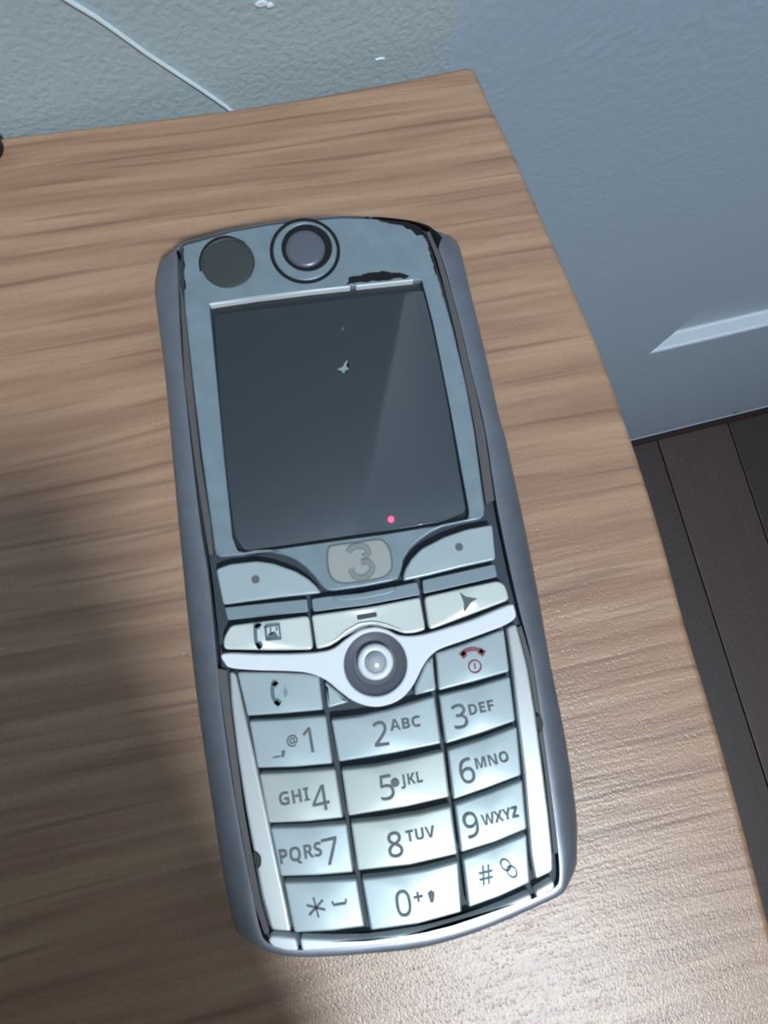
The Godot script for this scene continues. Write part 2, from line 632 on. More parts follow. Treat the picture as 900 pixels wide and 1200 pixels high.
# a thin flake on a wall: outline in the wall's plane, standing t proud
func plate_xy(p: PackedVector2Array, t: float) -> ArrayMesh:
	var flat := plate(p, 0.0, t / MM, t / MM * 0.4)
	var st := begin()
	st.append_from(flat, 0, Transform3D(Basis(Vector3.RIGHT, Vector3(0, 0, 1), Vector3(0, -1, 0)), Vector3.ZERO))
	return done(st)

# four sloped faces from an opening's front edge back to its panel
func frame_slope(st: SurfaceTool, a: Vector2, b: Vector2, w: float, lip: float, face: float, dep: float) -> void:
	var o := [a, Vector2(b.x, a.y), b, Vector2(a.x, b.y)]
	var i := [a + Vector2(w, lip), Vector2(b.x - w, a.y + lip), b - Vector2(w, lip), Vector2(a.x + w, b.y - lip)]
	for k in 4:
		var j := (k + 1) % 4
		var steps := [[0.0, 0.0], [0.15, 0.06], [0.2, 0.22], [0.8, 0.78], [0.85, 0.95], [1.0, 1.0]]
		for s in steps.size() - 1:
			var pts := []
			for e in [[k, steps[s]], [j, steps[s]], [j, steps[s + 1]], [k, steps[s + 1]]]:
				var q: Vector2 = o[e[0]].lerp(i[e[0]], e[1][0])
				pts.append(Vector3(q.x, q.y, face - dep * e[1][1]))
			var n: Vector3 = (pts[1] - pts[0]).cross(pts[3] - pts[0]).normalized()
			if n.z < 0: n = -n
			quad(st, [pts[0], n, Vector2.ZERO], [pts[1], n, Vector2.ZERO], [pts[2], n, Vector2.ZERO], [pts[3], n, Vector2.ZERO])

func ceiling_lamp(at: Vector3, c: Color, power: float) -> void:
	var o := root("ceiling_lamp", at)
	tag(o, "small white globe lamp hanging from the ceiling on a rod", "lamp")
	var s := SphereMesh.new()
	s.radius = 0.055
	s.height = 0.11
	obj("bulb", s, M["lamp_glow"], o)
	obj("rod", lathe(Vector2.ZERO, [Vector2(4, 52), Vector2(4, (2.42 - at.y) * 1000.0)], 16), M["chrome"], o)
	var l := OmniLight3D.new()
	l.name = "light"
	l.light_color = c
	l.light_energy = power
	l.light_size = 0.05
	l.omni_range = 8.0
	l.omni_attenuation = 2.0
	l.shadow_enabled = true
	o.add_child(l)

func table() -> void:
	var o := root("bedside_table", Vector3(0, 0, 0))
	tag(o, "oak-effect bedside table with a bowed right edge, pushed against the textured wall", "table")
	var edge: Array = [-54.41, -108.87, -39.33, -109.10, -22.80, -109.38, -5.92, -109.85, 11.42, -111.09, 25.62, -112.37, 34.65, -113.30, 37.75, -113.64, 39.21, -112.79, 39.94, -110.94, 41.16, -104.95, 43.40, -96.03, 45.53, -85.94, 47.62, -76.04, 50.22, -63.89, 52.60, -52.02, 54.18, -41.72, 55.43, -30.98, 56.55, -20.00, 57.32, -9.30, 57.92, 3.97, 58.93, 15.72, 59.77, 27.16, 60.40, 39.75, 60.86, 51.96]
	var p := PackedVector2Array([Vector2(-0.215, -0.0945)])
	p.append_array(line_curve(pg(edge), 3))
	p.append_array(PackedVector2Array([Vector2(0.0625, 0.09), Vector2(0.0635, 0.125), Vector2(0.0605, 0.130), Vector2(-0.215, 0.130)]))
	var st := begin()
	plate_in(st, p, TOP - 0.022, TOP, 0.0016)
	var raw := done(st)
	# grain runs along the back edge; texture 280 x 280 mm
	var a := raw.surface_get_arrays(0)
	var w := begin()
	for i in a[Mesh.ARRAY_INDEX]:
		var v: Vector3 = a[Mesh.ARRAY_VERTEX][i]
		var q := Vector2(v.x, v.z).rotated(0.045)
		w.set_normal(a[Mesh.ARRAY_NORMAL][i])
		w.set_uv(Vector2(q.x + 0.215, q.y + 0.13 - (TOP - v.y)) / 0.28)
		w.add_vertex(v)
	w.generate_tangents()
	obj("table_top", done(w), M["table_oak"], o)
	obj("side_panel", box(Vector3(-0.205, 0.0, -0.085), Vector3(-0.187, TOP - 0.022, 0.12), 0.001), M["cabinet_wood"], o)
	obj("side_panel", box(Vector3(0.012, 0.0, -0.085), Vector3(0.030, TOP - 0.022, 0.12), 0.001), M["cabinet_wood"], o)
	obj("back_panel", box(Vector3(-0.187, 0.04, -0.083), Vector3(0.012, TOP - 0.022, -0.075), 0.001), M["cabinet_wood"], o)
	obj("shelf", box(Vector3(-0.187, 0.06, -0.075), Vector3(0.012, 0.078, 0.116), 0.001), M["cabinet_wood"], o)
	var dr := obj("drawer", box(Vector3(-0.185, 0.42, -0.07), Vector3(0.010, TOP - 0.026, 0.120), 0.001), M["cabinet_wood"], o)
	obj("knob", lathe_front(Vector3(-0.09, 0.52, 0.120)), M["chrome"], dr)

func lathe_front(at: Vector3) -> ArrayMesh:
	var st := begin()
	var l := lathe(Vector2.ZERO, [Vector2(4, 0), Vector2(4, 6), Vector2(9, 9), Vector2(10, 13), Vector2(7, 16), Vector2(0.1, 17)], 24)
	st.append_from(l, 0, Transform3D(Basis(Vector3.RIGHT, Vector3(0, 0, 1), Vector3(0, -1, 0)), at))
	return done(st)

func added_chair() -> void:  # added out of view so that the backrest casts the left shadow
	var o := root("added_shade_chair", Vector3(-0.20, 0, 0.17))
	tag(o, "unseen dark wooden seat with a tall solid back, added to shade the table", "added_chair")
	var x0 := -0.215
	var x1 := 0.213
	obj("backrest", box(Vector3(x0, 0.47, -0.012), Vector3(x1, TOP + 0.318, 0.008), 0.004), M["added_chair_wood"], o)
	obj("seat", box(Vector3(x0, 0.43, -0.012), Vector3(x1, 0.47, 0.38), 0.006), M["added_chair_wood"], o)
	for q in [[x0, -0.012], [x1 - 0.035, -0.012], [x0, 0.345], [x1 - 0.035, 0.345]]:
		obj("leg", box(Vector3(q[0], 0.0, q[1]), Vector3(q[0] + 0.035, 0.43, q[1] + 0.035), 0.003), M["added_chair_wood"], o)

func tube(pts: Array, r: float, seg := 10) -> ArrayMesh:
	var st := begin()
	var last := []
	for i in pts.size():
		var d: Vector3 = (pts[min(i + 1, pts.size() - 1)] - pts[max(i - 1, 0)]).normalized()
		var s := d.cross(Vector3(0.1, 0.2, 1)).normalized()
		var t := d.cross(s).normalized()
		var now := []
		for k in seg:
			var n := s * cos(TAU * k / seg) + t * sin(TAU * k / seg)
			now.append([pts[i] + n * r, n, Vector2(float(k) / seg, i)])
		if last:
			for k in seg:
				var j := (k + 1) % seg
				quad(st, last[k], last[j], now[j], now[k])
		last = now
	return done(st)

func small_things() -> void:
	# thin cord against the wall, from upper left down behind the table
	var pts := []
	var runs := [Vector2(-37.03, 28.18), Vector2(-32.36, 22.32), Vector2(-29.98, 19.55), Vector2(-27.12, 15.53), Vector2(-24.07, 11.01), Vector2(-20.66, 6.48), Vector2(-16.68, 1.28), Vector2(-12.67, -4.33), Vector2(-7.12, -12.81)]
	for q in runs:
		pts.append(Vector3(q.x * MM, TOP + q.y * MM, 0.00045))
	pts.append(Vector3(pts[-1].x + 0.004, TOP - 0.14, 0.00045))
	var c := obj("thin_cord", tube(pts, 0.00045), M["white_cord"])
	c.position = ROOM_AT
	c.rotation.y = ROOM_TURN
	tag(c, "thin white cord running down the textured wall behind the table", "cord")
	var knob := obj("dark_cap", lathe(Vector2.ZERO, [Vector2(0.1, 6), Vector2(2.0, 5.8), Vector2(2.7, 5), Vector2(3.0, 3.5), Vector2(3.0, 0)], 24), M["dark_brown"])
	knob.position = Vector3(-0.0580, TOP, -0.1060)
	tag(knob, "small dark brown cap at the table's back edge, cut off by the picture's border", "cap")

# ------------------------------------------------------------------ the phone
func part(called: String, mesh: Mesh, m: String, parent: Node = null, label := "") -> MeshInstance3D:
	return obj(called, mesh, M[m], phone if parent == null else parent, label)

func lettering(parent: Node, txt: String, at: Vector2, cap_mm: float, turn: float, m: String, y: float, bold := false, stretch := 1.0) -> void:
	var f := SystemFont.new()
	f.font_names = PackedStringArray(["Droid Sans"])
	f.font_weight = 700 if bold else 400
	var t := TextMesh.new()
	t.text = txt
	t.font = f
	t.font_size = 64
	t.pixel_size = 0.01
	var k := cap_mm * MM / 0.46
	t.depth = 0.00006 / k
	t.curve_step = 1.0
	var o := MeshInstance3D.new()
	o.name = "legend"
	o.mesh = t
	o.material_override = M[m]
	parent.add_child(o, true)
	o.transform = Transform3D(Basis(Vector3.UP, turn) * Basis(Vector3.RIGHT, -PI / 2) * Basis.from_scale(Vector3(k * stretch, k, k)), Vector3(at.x * MM, y * MM, at.y * MM))

func mark(parent: Node, called: String, p: PackedVector2Array, y: float, m: String) -> void:
	part(called, plate(p, y - 0.04, y + 0.05, 0.02), m, parent)

func mark_lines(parent: Node, called: String, lines: Array, w: float, y: float, m: String) -> void:
	var st := begin()
	for l in lines:
		stroke(st, l, w * MM, (y - 0.04) * MM, (y + 0.05) * MM)
	part(called, done(st), m, parent)

func shell(sil: PackedVector2Array, rim: PackedVector2Array, c: Vector2) -> ArrayMesh:
	var sr := both(sil, rim, c)
	var s: PackedVector2Array = sr[0]
	var r: PackedVector2Array = sr[1]
	var ns := normals2(s)
	var n := s.size()
	var st := begin()
	var rows := []
	# underside up to the widest line, then over the shoulder to the rim, then down inside
	for k in range(-5, 7):
		var row := []
		for i in n:
			var e := ns[i].normalized()
			var a := k * PI / 12.0
			if k <= 0:
				var b := k * PI / 10.0
				row.append(vert(s[i].lerp(c, 0.0) - e * 0.0042 * (1.0 - cos(b)), 0.0085 + 0.0085 * sin(b), Vector3(e.x * cos(b), sin(b), e.y * cos(b))))
			else:
				row.append(vert(s[i].lerp(r[i], 1.0 - cos(a)), 0.0085 + 0.0087 * sin(a), Vector3(e.x * cos(a), sin(a) , e.y * cos(a))))
		rows.append(row)
	var inner := []
	var low := []
	for i in n:
		var e := -ns[i].normalized()
		inner.append(vert(r[i], 0.0172, Vector3(e.x, 0.2, e.y)))
		low.append(vert(r[i], 0.0150, Vector3(e.x, 0.2, e.y)))
	for k in rows.size() - 1:
		for i in n:
			var j := (i + 1) % n
			quad(st, rows[k][i], rows[k][j], rows[k + 1][j], rows[k + 1][i])
	for i in n:
		var j := (i + 1) % n
		quad(st, inner[i], inner[j], low[j], low[i])
	cap(st, orient(r), 0.0150, 1.0)
	var under := PackedVector2Array()
	for v in rows[0]: under.append(Vector2(v[0].x, v[0].z))
	cap(st, under, 0.0, -1.0)
	return done(st)

func mobile_phone() -> void:
	phone = root("mobile_phone", Vector3(0, TOP, 0))
	tag(phone, "worn silver bar phone with keypad and dark screen lying on the oak table", "phone")
	# ---- body
	var edge: Array = [-25.95, -72.70]
	edge.append_array([-24.22, -72.93])
	edge.append_array([-22.23, -72.72, -18.29, -72.90, -12.37, -74.05, -6.77, -74.42, -1.31, -74.50, 6.00, -74.12, 11.69, -73.23, 18.76, -71.55, 21.46, -70.97])
	edge.append_array([23.61, -70.82])
	edge.append_array([25.29, -70.41])
	edge.append_array([26.40, -68.30])
	edge.append_array([26.69, -61.07, 27.14, -53.25, 27.46, -44.94, 27.63, -36.80, 28.12, -32.12, 28.52, -20.00, 28.64, -6.81, 28.33, 5.91, 28.49, 17.37, 27.99, 28.93])
	edge.append_array([26.98, 33.98, 26.02, 36.99])
	edge.append_array([23.27, 39.16])
	edge.append_array([19.59, 40.14, 14.74, 41.19, 6.88, 42.49, -0.59, 42.88, -7.90, 42.10, -13.76, 41.35, -18.41, 40.35, -22.13, 39.07])
	edge.append_array([-24.30, 38.33])
	edge.append_array([-25.90, 37.56])
	edge.append_array([-27.15, 35.84, -27.94, 28.75, -28.32, 16.99, -28.73, 1.80, -28.58, -15.43, -28.13, -32.36, -27.55, -50.92, -27.62, -61.75, -27.57, -68.04])
	edge.append_array([-26.63, -71.24])
	var sil := smooth(pg(edge), 4)
	var rim := smooth(pg([-22.31, -62.65, -21.88, -68.09, -21.27, -70.41, -20.05, -71.38, -17.49, -71.88, -12.38, -72.59, -6.84, -72.95, -1.44, -73.02, 5.80, -72.72, 11.43, -71.84, 16.73, -70.54, 19.29, -69.28, 20.13, -68.24, 21.31, -63.31, 21.91, -56.84, 22.36, -50.48, 22.79, -41.01, 23.17, -33.04, 22.80, -21.29, 22.95, -11.84, 23.27, -4.16, 23.77, 4.44, 23.09, 19.43, 22.45, 29.87, 21.89, 34.57, 20.92, 36.18, 17.51, 37.09, 8.78, 38.75, 0.89, 39.25, -7.48, 38.83, -13.16, 38.22, -18.29, 37.37, -21.24, 35.91, -22.08, 34.05, -22.53, 29.25, -23.29, 17.24, -23.58, 1.57, -23.14, -15.45, -23.41, -26.49, -23.14, -47.58, -22.72, -56.85]), 4)
	var centre := Vector2(-0.0006, -0.014)
	part("body", shell(orient(sil), orient(rim), centre), "side_paint")
	# dark carrier that shows in every gap
	var base := normals2(orient(rim))
	var inset := PackedVector2Array()
	for i in rim.size(): inset.append(rim[i] - base[i] * 0.00035)
	part("keypad_base", plate(inset, 15.0, 16.6, 0.1), "base_dark", null, "dark plastic showing in the gaps between keys")
	# grey seams along both flanks
	for s in [[-23.57, -3.05, -23.52, 1.61, -23.27, 17.31, -22.50, 30.61, -21.60, 34.80, -20.75, 34.84, -21.42, 30.81, -22.12, 17.51, -22.22, 1.83, -22.17, -2.56],
		[19.43, -68.30, 20.28, -63.10, 20.83, -57.09, 21.15, -50.74, 21.45, -41.27, 21.43, -33.35, 21.05, -21.32, 22.59, -21.77, 23.08, -33.10, 22.77, -41.08, 22.34, -50.57, 21.89, -56.94, 21.20, -63.75, 20.10, -68.37],
		[22.43, -1.65, 22.91, 4.31, 22.43, 19.37, 21.52, 31.58, 22.34, 31.73, 23.20, 19.50, 23.82, 4.46, 23.14, -1.80],
		[-21.82, -64.91, -23.11, -47.64, -23.08, -35.05, -22.89, -26.84, -22.67, -20.12, -21.97, -20.01, -21.81, -24.93, -21.97, -35.43, -21.89, -47.18, -21.56, -61.91]]:
		part("seam_strip", plate(pg(s), 16.4, 17.1, 0.12), "seam_grey")
	# ---- front plate round the screen
	var front := pg([-20.51, -70.44, -21.44, -60.23, -21.66, -47.08, -21.73, -35.57, -21.59, -25.03, -21.58, -20.93, -21.46, -19.86, -20.87, -19.37, -17.55, -19.11, -15.45, -19.24, -13.15, -18.94, -11.29, -18.19, -9.73, -17.22, -8.36, -15.82, -7.27, -14.33, -6.46, -12.76, -5.68, -11.85, -4.54, -11.60, -0.22, -11.50, 3.90, -11.63, 5.26, -11.81, 5.96, -12.88, 6.68, -14.76, 7.98, -16.15, 9.64, -17.23, 11.55, -18.14, 13.54, -18.71, 16.42, -18.87, 19.44, -18.95, 20.20, -19.38, 20.56, -20.55, 21.20, -33.11, 21.22, -40.95, 20.77, -50.34, 20.18, -56.67, 19.62, -63.38, 19.07, -67.73, 18.52, -68.73, 16.55, -69.90, 11.30, -71.19, 5.71, -72.06, -1.47, -72.37, -6.83, -72.29, -12.32, -71.94, -17.69, -70.97, -19.93, -70.67])
	var hole := rounded(pg([-17.50, -60.01, -10.06, -60.18, -0.32, -60.13, 9.49, -59.78, 17.14, -59.44, 17.70, -51.88, 17.85, -45.39, 17.98, -37.28, 18.00, -28.78, 18.03, -20.47, 17.68, -19.29, 13.81, -19.07, 5.12, -18.93, -2.35, -19.09, -10.28, -19.20, -16.57, -19.26, -18.17, -19.91, -18.67, -22.11, -18.37, -34.23, -17.93, -46.73]), 0.35, 2)
	var sc := Vector2(-0.008, -0.038)
	part("front_plate", ring(orient(front), orient(hole), sc, 16.6, 18.1, 0.35, 0.12), "silver_paint", null, "grey-silver front plate, paint rubbed black at the top right corner")
	# lip along the screen's top edge, its highlight painted near-white
	part("screen_lip", plate(pg([-17.53, -59.99, -9.99, -60.14, -0.30, -60.09, 5.27, -59.94, 5.27, -59.66, -0.35, -59.77, -10.04, -59.80, -17.38, -59.61]), 17.0, 18.3, 0.2), "lip_highlight", null, "lip over the screen with its highlight painted white")
	part("screen_lip", plate(pg([6.26, -59.94, 10.90, -59.86, 15.71, -59.74, 15.66, -59.43, 10.85, -59.54, 6.28, -59.64]), 17.0, 18.3, 0.2), "lip_highlight")
	# ---- screen
	var grow := normals2(orient(hole))
	var wide := PackedVector2Array()
	for i in hole.size(): wide.append(hole[i] + grow[i] * 0.0003)
	part("screen_border", plate(wide, 16.6, 17.0, 0.05), "screen_border", null, "dark border of the screen")
	var scr := part("screen", plate(rounded(pg([-17.12, -58.37, -7.61, -58.25, 3.59, -58.21, 17.38, -58.00, 17.99, -42.49, 17.71, -20.45, 13.98, -19.58, 5.24, -19.51, -2.28, -19.60, -10.27, -19.64, -17.23, -19.73, -18.46, -22.39, -18.44, -37.12]), 0.8, 3), 16.8, 17.35, 0.1, 0.12), "screen_glass", null, "dark glossy screen reflecting the wall")
	mark(scr, "reflection_speck", pg([1.12, -46.48, 2.13, -46.77, 2.51, -47.44, 3.12, -47.79, 2.70, -46.84, 3.02, -46.21, 2.43, -46.01, 2.10, -45.62, 1.76, -46.10]), 17.50, "reflection_grey")  # pale slivers painting small reflections on the glass
	mark(scr, "reflection_speck", pg([2.82, -53.13, 3.30, -53.51, 3.37, -53.06, 2.90, -52.68]), 17.50, "lens_silver")
	# reflection of a red light, made as a small glowing bead
	var reflection_at := Vector2(5.76, -21.16)
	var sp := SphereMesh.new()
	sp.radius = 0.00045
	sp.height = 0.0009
	var lo := part("red_reflection", sp, "red_reflection_glow", null, "reflected red light at the foot of the screen, made as a glowing bead")
	lo.position = Vector3(reflection_at.x * MM, 0.0177, reflection_at.y * MM)
	# ---- camera, sensor window
	var s1 := Vector2(-13.68, -66.50)
	part("sensor_rim", lathe(s1 * MM, [Vector2(4.35, 18.0), Vector2(4.35, 18.2), Vector2(4.1, 18.25), Vector2(4.0, 18.1)]), "lens_grey")
	part("sensor_window", lathe(s1 * MM, [Vector2(0.01, 18.2), Vector2(2.5, 18.2), Vector2(3.6, 18.16), Vector2(4.02, 18.1), Vector2(4.05, 18.0)]), "lens_grey", null, "dull grey round window")
	mark_lines(phone, "sensor_dark_crescent", [line_curve(pg([-18.05, -65.60, -17.94, -67.66, -16.88, -69.61, -15.22, -70.74, -13.26, -70.94, -11.43, -70.10, -10.55, -69.38]))], 0.5, 18.12, "black_plastic")  # black crescent along the window's far left rim
	var c1 := Vector2(-1.05, -66.94)
	part("camera_groove", ring(circle(c1 * MM, 0.00575), circle(c1 * MM, 0.0052), c1 * MM, 17.9, 18.16, 0.03, 0.03), "black_plastic")
	part("camera_ring", ring(circle(c1 * MM, 0.0052), circle((c1 + Vector2(0.35, -0.45)) * MM, 0.0041), c1 * MM, 17.9, 18.35, 0.25, 0.2), "silver_paint", null, "silver ring round the camera")
	part("camera_well", plate(circle((c1 + Vector2(0.35, -0.45)) * MM, 0.0042), 17.9, 18.20, 0.02), "black_plastic", null, "black worn ring round the camera lens")
	part("camera_lens", lathe((c1 + Vector2(0.1, -0.25)) * MM, [Vector2(0.01, 18.75), Vector2(1.6, 18.72), Vector2(2.6, 18.64), Vector2(3.1, 18.5), Vector2(3.25, 18.1)]), "lens_silver", null, "grey camera lens cover")
	# ---- logo badge
	var bp := smooth(pg([-4.00, -18.62, -4.77, -17.88, -5.13, -15.96, -4.97, -13.96, -3.97, -12.75, -2.33, -12.29, 0.95, -12.23, 3.22, -12.39, 4.55, -13.23, 4.94, -14.36, 4.97, -16.22, 4.47, -17.63, 3.40, -18.46, 0.22, -18.56]), 3)
	var bc := Vector2(-0.13, -15.43)
	part("badge_rim", ring(orient(bp), orient(shrink(bp, 0.3)), bc * MM, 18.0, 18.2, 0.08, 0.05), "badge_line")
	var badge := part("badge", plate(shrink(bp, 0.3), 17.9, 18.22, 0.05, 0.05), "badge_grey", null, "warm grey badge with an outlined figure three")
	var upper := line_curve(pg([-1.54, -17.03, -0.99, -17.61, 0.10, -17.77, 1.17, -17.40, 1.44, -16.63, 1.04, -16.16, 0.48, -15.99]), 6)
	var lower := line_curve(pg([0.10, -15.25, 1.03, -15.24, 1.60, -14.69, 1.61, -13.89, 0.67, -12.99, -0.46, -12.91, -1.35, -13.57, -1.52, -14.59]), 6)
	mark_lines(badge, "logo", [upper, lower], 0.9, 18.26, "badge_logo")
	mark_lines(badge, "logo_outline", [offset_line(upper, 0.42), offset_line(upper, -0.42), offset_line(lower, 0.42), offset_line(lower, -0.42)], 0.08, 18.31, "badge_line")
	# ---- soft keys, ledges, upper keys
	var k1 := part("soft_key", plate(rounded(pg([-21.67, -17.65, -19.56, -18.10, -15.58, -17.93, -13.09, -17.20, -9.83, -15.44, -8.20, -14.07, -7.10, -12.72, -6.49, -11.58, -12.53, -11.91, -17.65, -12.09, -21.28, -12.16]), 0.5, 3), 16.6, 18.4, 0.35, 0.12), "key_silver", null, "left soft key with a dot")
	mark(k1, "dot", circle(Vector2(-15.99, -15.18) * MM, 0.00062, 20), 18.54, "legend_grey")
	var k2 := part("soft_key", plate(rounded(pg([5.96, -11.42, 6.48, -12.92, 7.82, -14.56, 9.64, -15.87, 13.35, -17.09, 16.98, -17.74, 21.23, -17.89, 20.75, -12.38, 15.15, -12.07, 9.72, -11.61]), 0.5, 3), 16.6, 18.4, 0.35, 0.12), "key_silver", null, "right soft key with a dot")
	mark(k2, "dot", circle(Vector2(15.41, -15.21) * MM, 0.00062, 20), 18.52, "legend_grey")
	for q in [[-21.19, -11.76, -15.21, -11.44, -8.79, -11.05, -8.88, -9.12, -14.19, -9.47, -20.93, -9.80], [-8.16, -10.95, -5.81, -10.96, -1.00, -10.71, 8.17, -10.94, 8.30, -8.95, 0.00, -8.72, -8.18, -9.01], [8.99, -11.08, 15.09, -11.43, 20.56, -11.76, 20.60, -9.76, 14.72, -9.37, 8.78, -9.01]]:
		part("key_ledge", plate(rounded(pg(q), 0.3, 2), 16.6, 18.0, 0.15), "ledge_silver", null)
	part("badge_tab", plate(rounded(pg([-5.42, -10.90, -0.35, -10.67, 4.69, -10.84, 4.72, -10.18, 3.60, -9.84, -0.50, -9.71, -4.01, -9.89]), 0.6, 3), 17.6, 18.2, 0.2), "silver_paint")
	var photo := part("key", plate(rounded(pg([-20.60, -8.99, -15.53, -8.80, -8.88, -8.55, -8.97, -3.46, -14.85, -4.37, -22.03, -5.68, -21.83, -7.29]), 0.7, 3), 16.6, 18.5, 0.4, 0.35), "key_bright", null, "key marked with a handset and a picture")
	mark_lines(photo, "legend", [line_curve(pg([-16.02, -8.51, -16.84, -8.13, -17.06, -6.90, -17.03, -5.76, -16.51, -4.92]))], 0.55, 18.80, "legend_faded")
	mark_lines(photo, "legend", [pg([-16.39, -8.63, -16.79, -8.00]), pg([-16.88, -5.86, -16.49, -5.04])], 0.95, 18.80, "legend_faded")
	mark_lines(photo, "legend", [pg([-15.45, -8.03, -13.42, -7.96, -13.46, -5.87, -15.53, -6.02, -15.45, -8.03])], 0.4, 18.80, "legend_faded")
	mark(photo, "legend", pg([-15.48, -6.39, -15.09, -6.96, -14.75, -6.65, -14.17, -7.13, -13.56, -6.01, -15.46, -6.07]), 18.80, "legend_faded")
	mark(photo, "legend", pg([-14.86, -7.68, -14.61, -7.68, -14.66, -7.01, -14.91, -7.03]), 18.80, "legend_faded")
	mark(photo, "legend", pg([-13.97, -7.66, -13.72, -7.66, -13.75, -7.12, -14.01, -7.14]), 18.80, "legend_faded")
	var mid := part("key", plate(rounded(pg([-8.49, -8.55, -3.96, -8.46, 1.25, -8.39, 8.14, -8.58, 8.16, -3.64, 6.34, -3.43, 4.93, -3.59, 3.72, -4.24, 2.41, -5.03, 0.56, -5.72, -1.51, -5.80, -3.57, -5.05, -4.86, -4.24, -6.38, -3.60, -8.46, -3.44]), 0.4, 2), 16.6, 18.5, 0.4, -0.35), "key_bright", null, "wide middle key marked with a short dash")
	mark(mid, "legend", rounded(pg([-1.77, -7.46, 1.24, -7.48, 1.26, -6.77, -1.75, -6.74]), 0.15, 2), 18.36, "dash_grey")
	var arrow := part("key", plate(rounded(pg([8.79, -8.54, 14.58, -8.86, 20.55, -9.15, 21.46, -8.28, 21.71, -6.00, 16.56, -5.00, 8.72, -3.49]), 0.7, 3), 16.6, 18.5, 0.4, 0.35), "key_bright", null, "key marked with an arrowhead")
	mark(arrow, "legend", pg([14.27, -8.24, 15.07, -7.52, 16.71, -7.00, 15.56, -6.53, 14.38, -5.16, 14.58, -6.63]), 18.90, "legend_grey")
	# ---- keypad
	keys()
	# ---- navigation bar and joystick
	var jc := Vector2(-0.12, 0.04)
	var bar := line_smooth(pg([-22.10, -5.11, -17.31, -4.26, -12.74, -3.50, -9.87, -3.15, -7.85, -3.01, -5.91, -3.19, -3.82, -4.30, -1.48, -5.25, 0.73, -5.27, 2.55, -4.53, 3.83, -3.61, 5.70, -3.12, 8.17, -3.07, 12.19, -3.53, 16.26, -4.15, 21.40, -5.33, 22.07, -4.63, 21.94, -3.23, 20.04, -2.37, 16.47, -1.67, 13.07, -1.07, 9.41, -0.40, 7.19, 1.13, 5.04, 3.91, 2.91, 5.63, 0.42, 6.24, -1.96, 5.96, -4.31, 4.70, -6.18, 2.83, -7.82, 1.07, -10.04, -0.24, -12.47, -0.93, -15.17, -1.47, -17.50, -1.92, -21.13, -2.84, -22.02, -3.73]), 3)
	part("nav_bar", ring(orient(bar), circle(jc * MM, 0.0047, 48), jc * MM, 16.6, 19.1, 0.3, 0.3), "nav_silver", null, "white-silver navigation bar with a ring in its middle")
	part("joystick_well", lathe(jc * MM, [Vector2(0.01, 17.6), Vector2(3.1, 17.6), Vector2(3.3, 17.9), Vector2(3.7, 18.15), Vector2(4.2, 18.3), Vector2(4.8, 18.75)], 56), "joystick_well", null, "dark grey dished ring")
	var jk := (jc + Vector2(0.05, -0.25)) * MM
	part("joystick_collar", lathe(jk, [Vector2(1.55, 18.5), Vector2(1.65, 18.85), Vector2(1.95, 19.0), Vector2(2.3, 18.98), Vector2(2.6, 18.75), Vector2(2.7, 18.3), Vector2(2.7, 17.6)], 48), "joystick_silver")
	part("joystick", lathe(jk, [Vector2(0.01, 19.95), Vector2(0.5, 19.9), Vector2(0.95, 19.72), Vector2(1.3, 19.42), Vector2(1.48, 19.0), Vector2(1.48, 18.4)], 40), "joystick_knob", null, "silver joystick knob")
	# ---- bright rails and bottom trim
	part("rail", plate(rounded(pg([-21.63, -2.32, -20.69, -1.79, -20.34, 2.25, -19.60, 9.98, -18.92, 17.78, -18.33, 25.18, -17.85, 30.47, -17.60, 34.73, -20.39, 33.99, -21.09, 29.30, -21.80, 17.27, -22.00, 9.32, -21.93, 1.98]), 0.5, 2), 16.6, 18.2, 0.4), "bright_silver")
	part("rail", plate(rounded(pg([20.57, -1.73, 22.15, -2.26, 22.43, 1.17, 22.65, 4.18, 22.50, 11.78, 22.12, 19.07, 21.69, 25.84, 21.21, 31.16, 20.80, 33.58, 17.97, 34.25, 17.98, 30.58, 19.21, 18.56, 19.68, 11.30, 20.25, 4.16]), 0.5, 2), 16.6, 18.2, 0.4), "bright_silver")
	part("worn_patch", plate(rounded(pg([-21.57, 23.12, -20.96, 23.11, -20.41, 24.03, -20.64, 25.26, -21.17, 25.63, -21.57, 24.51]), 0.3, 2), 17.0, 18.27, 0.05), "black_plastic", null, "dark chip rubbed through the left rail")
	part("worn_patch", plate(rounded(pg([22.47, 11.56, 23.35, 11.83, 23.49, 13.12, 22.71, 14.37, 22.46, 13.32]), 0.3, 2), 16.9, 17.9, 0.05), "black_plastic", null, "dark chip beside the right rail")
	for q in [[-20.48, 34.65, -18.86, 35.12, -17.11, 35.56, -17.00, 37.33, -18.75, 36.95, -20.45, 36.12, -21.04, 35.22],
		[-16.53, 35.73, -12.06, 36.73, -7.30, 37.51, -3.04, 37.79, 1.03, 37.92, 5.04, 37.75, 8.88, 37.31, 13.04, 36.68, 16.88, 35.87, 17.04, 37.01, 12.84, 37.75, 8.68, 38.43, 4.85, 38.81, 0.85, 38.98, -3.22, 38.90, -7.46, 38.56, -12.25, 38.00, -16.53, 37.42],
		[17.63, 35.66, 20.57, 34.72, 20.59, 35.91, 17.72, 36.79]]:
		part("bottom_trim", plate(rounded(pg(q), 0.4, 2), 16.6, 18.2, 0.3), "trim_silver")

func shrink(p: PackedVector2Array, d: float) -> PackedVector2Array:
	p = orient(p)
	var n := normals2(p)
	var out := PackedVector2Array()
	for i in p.size(): out.append(p[i] - n[i] * d * MM)
	return out

func offset_line(p: PackedVector2Array, d: float) -> PackedVector2Array:
	var out := PackedVector2Array()
	for i in p.size():
		var t := (p[min(i + 1, p.size() - 1)] - p[max(i - 1, 0)]).normalized()
		out.append(p[i] + Vector2(-t.y, t.x) * d * MM)
	return out

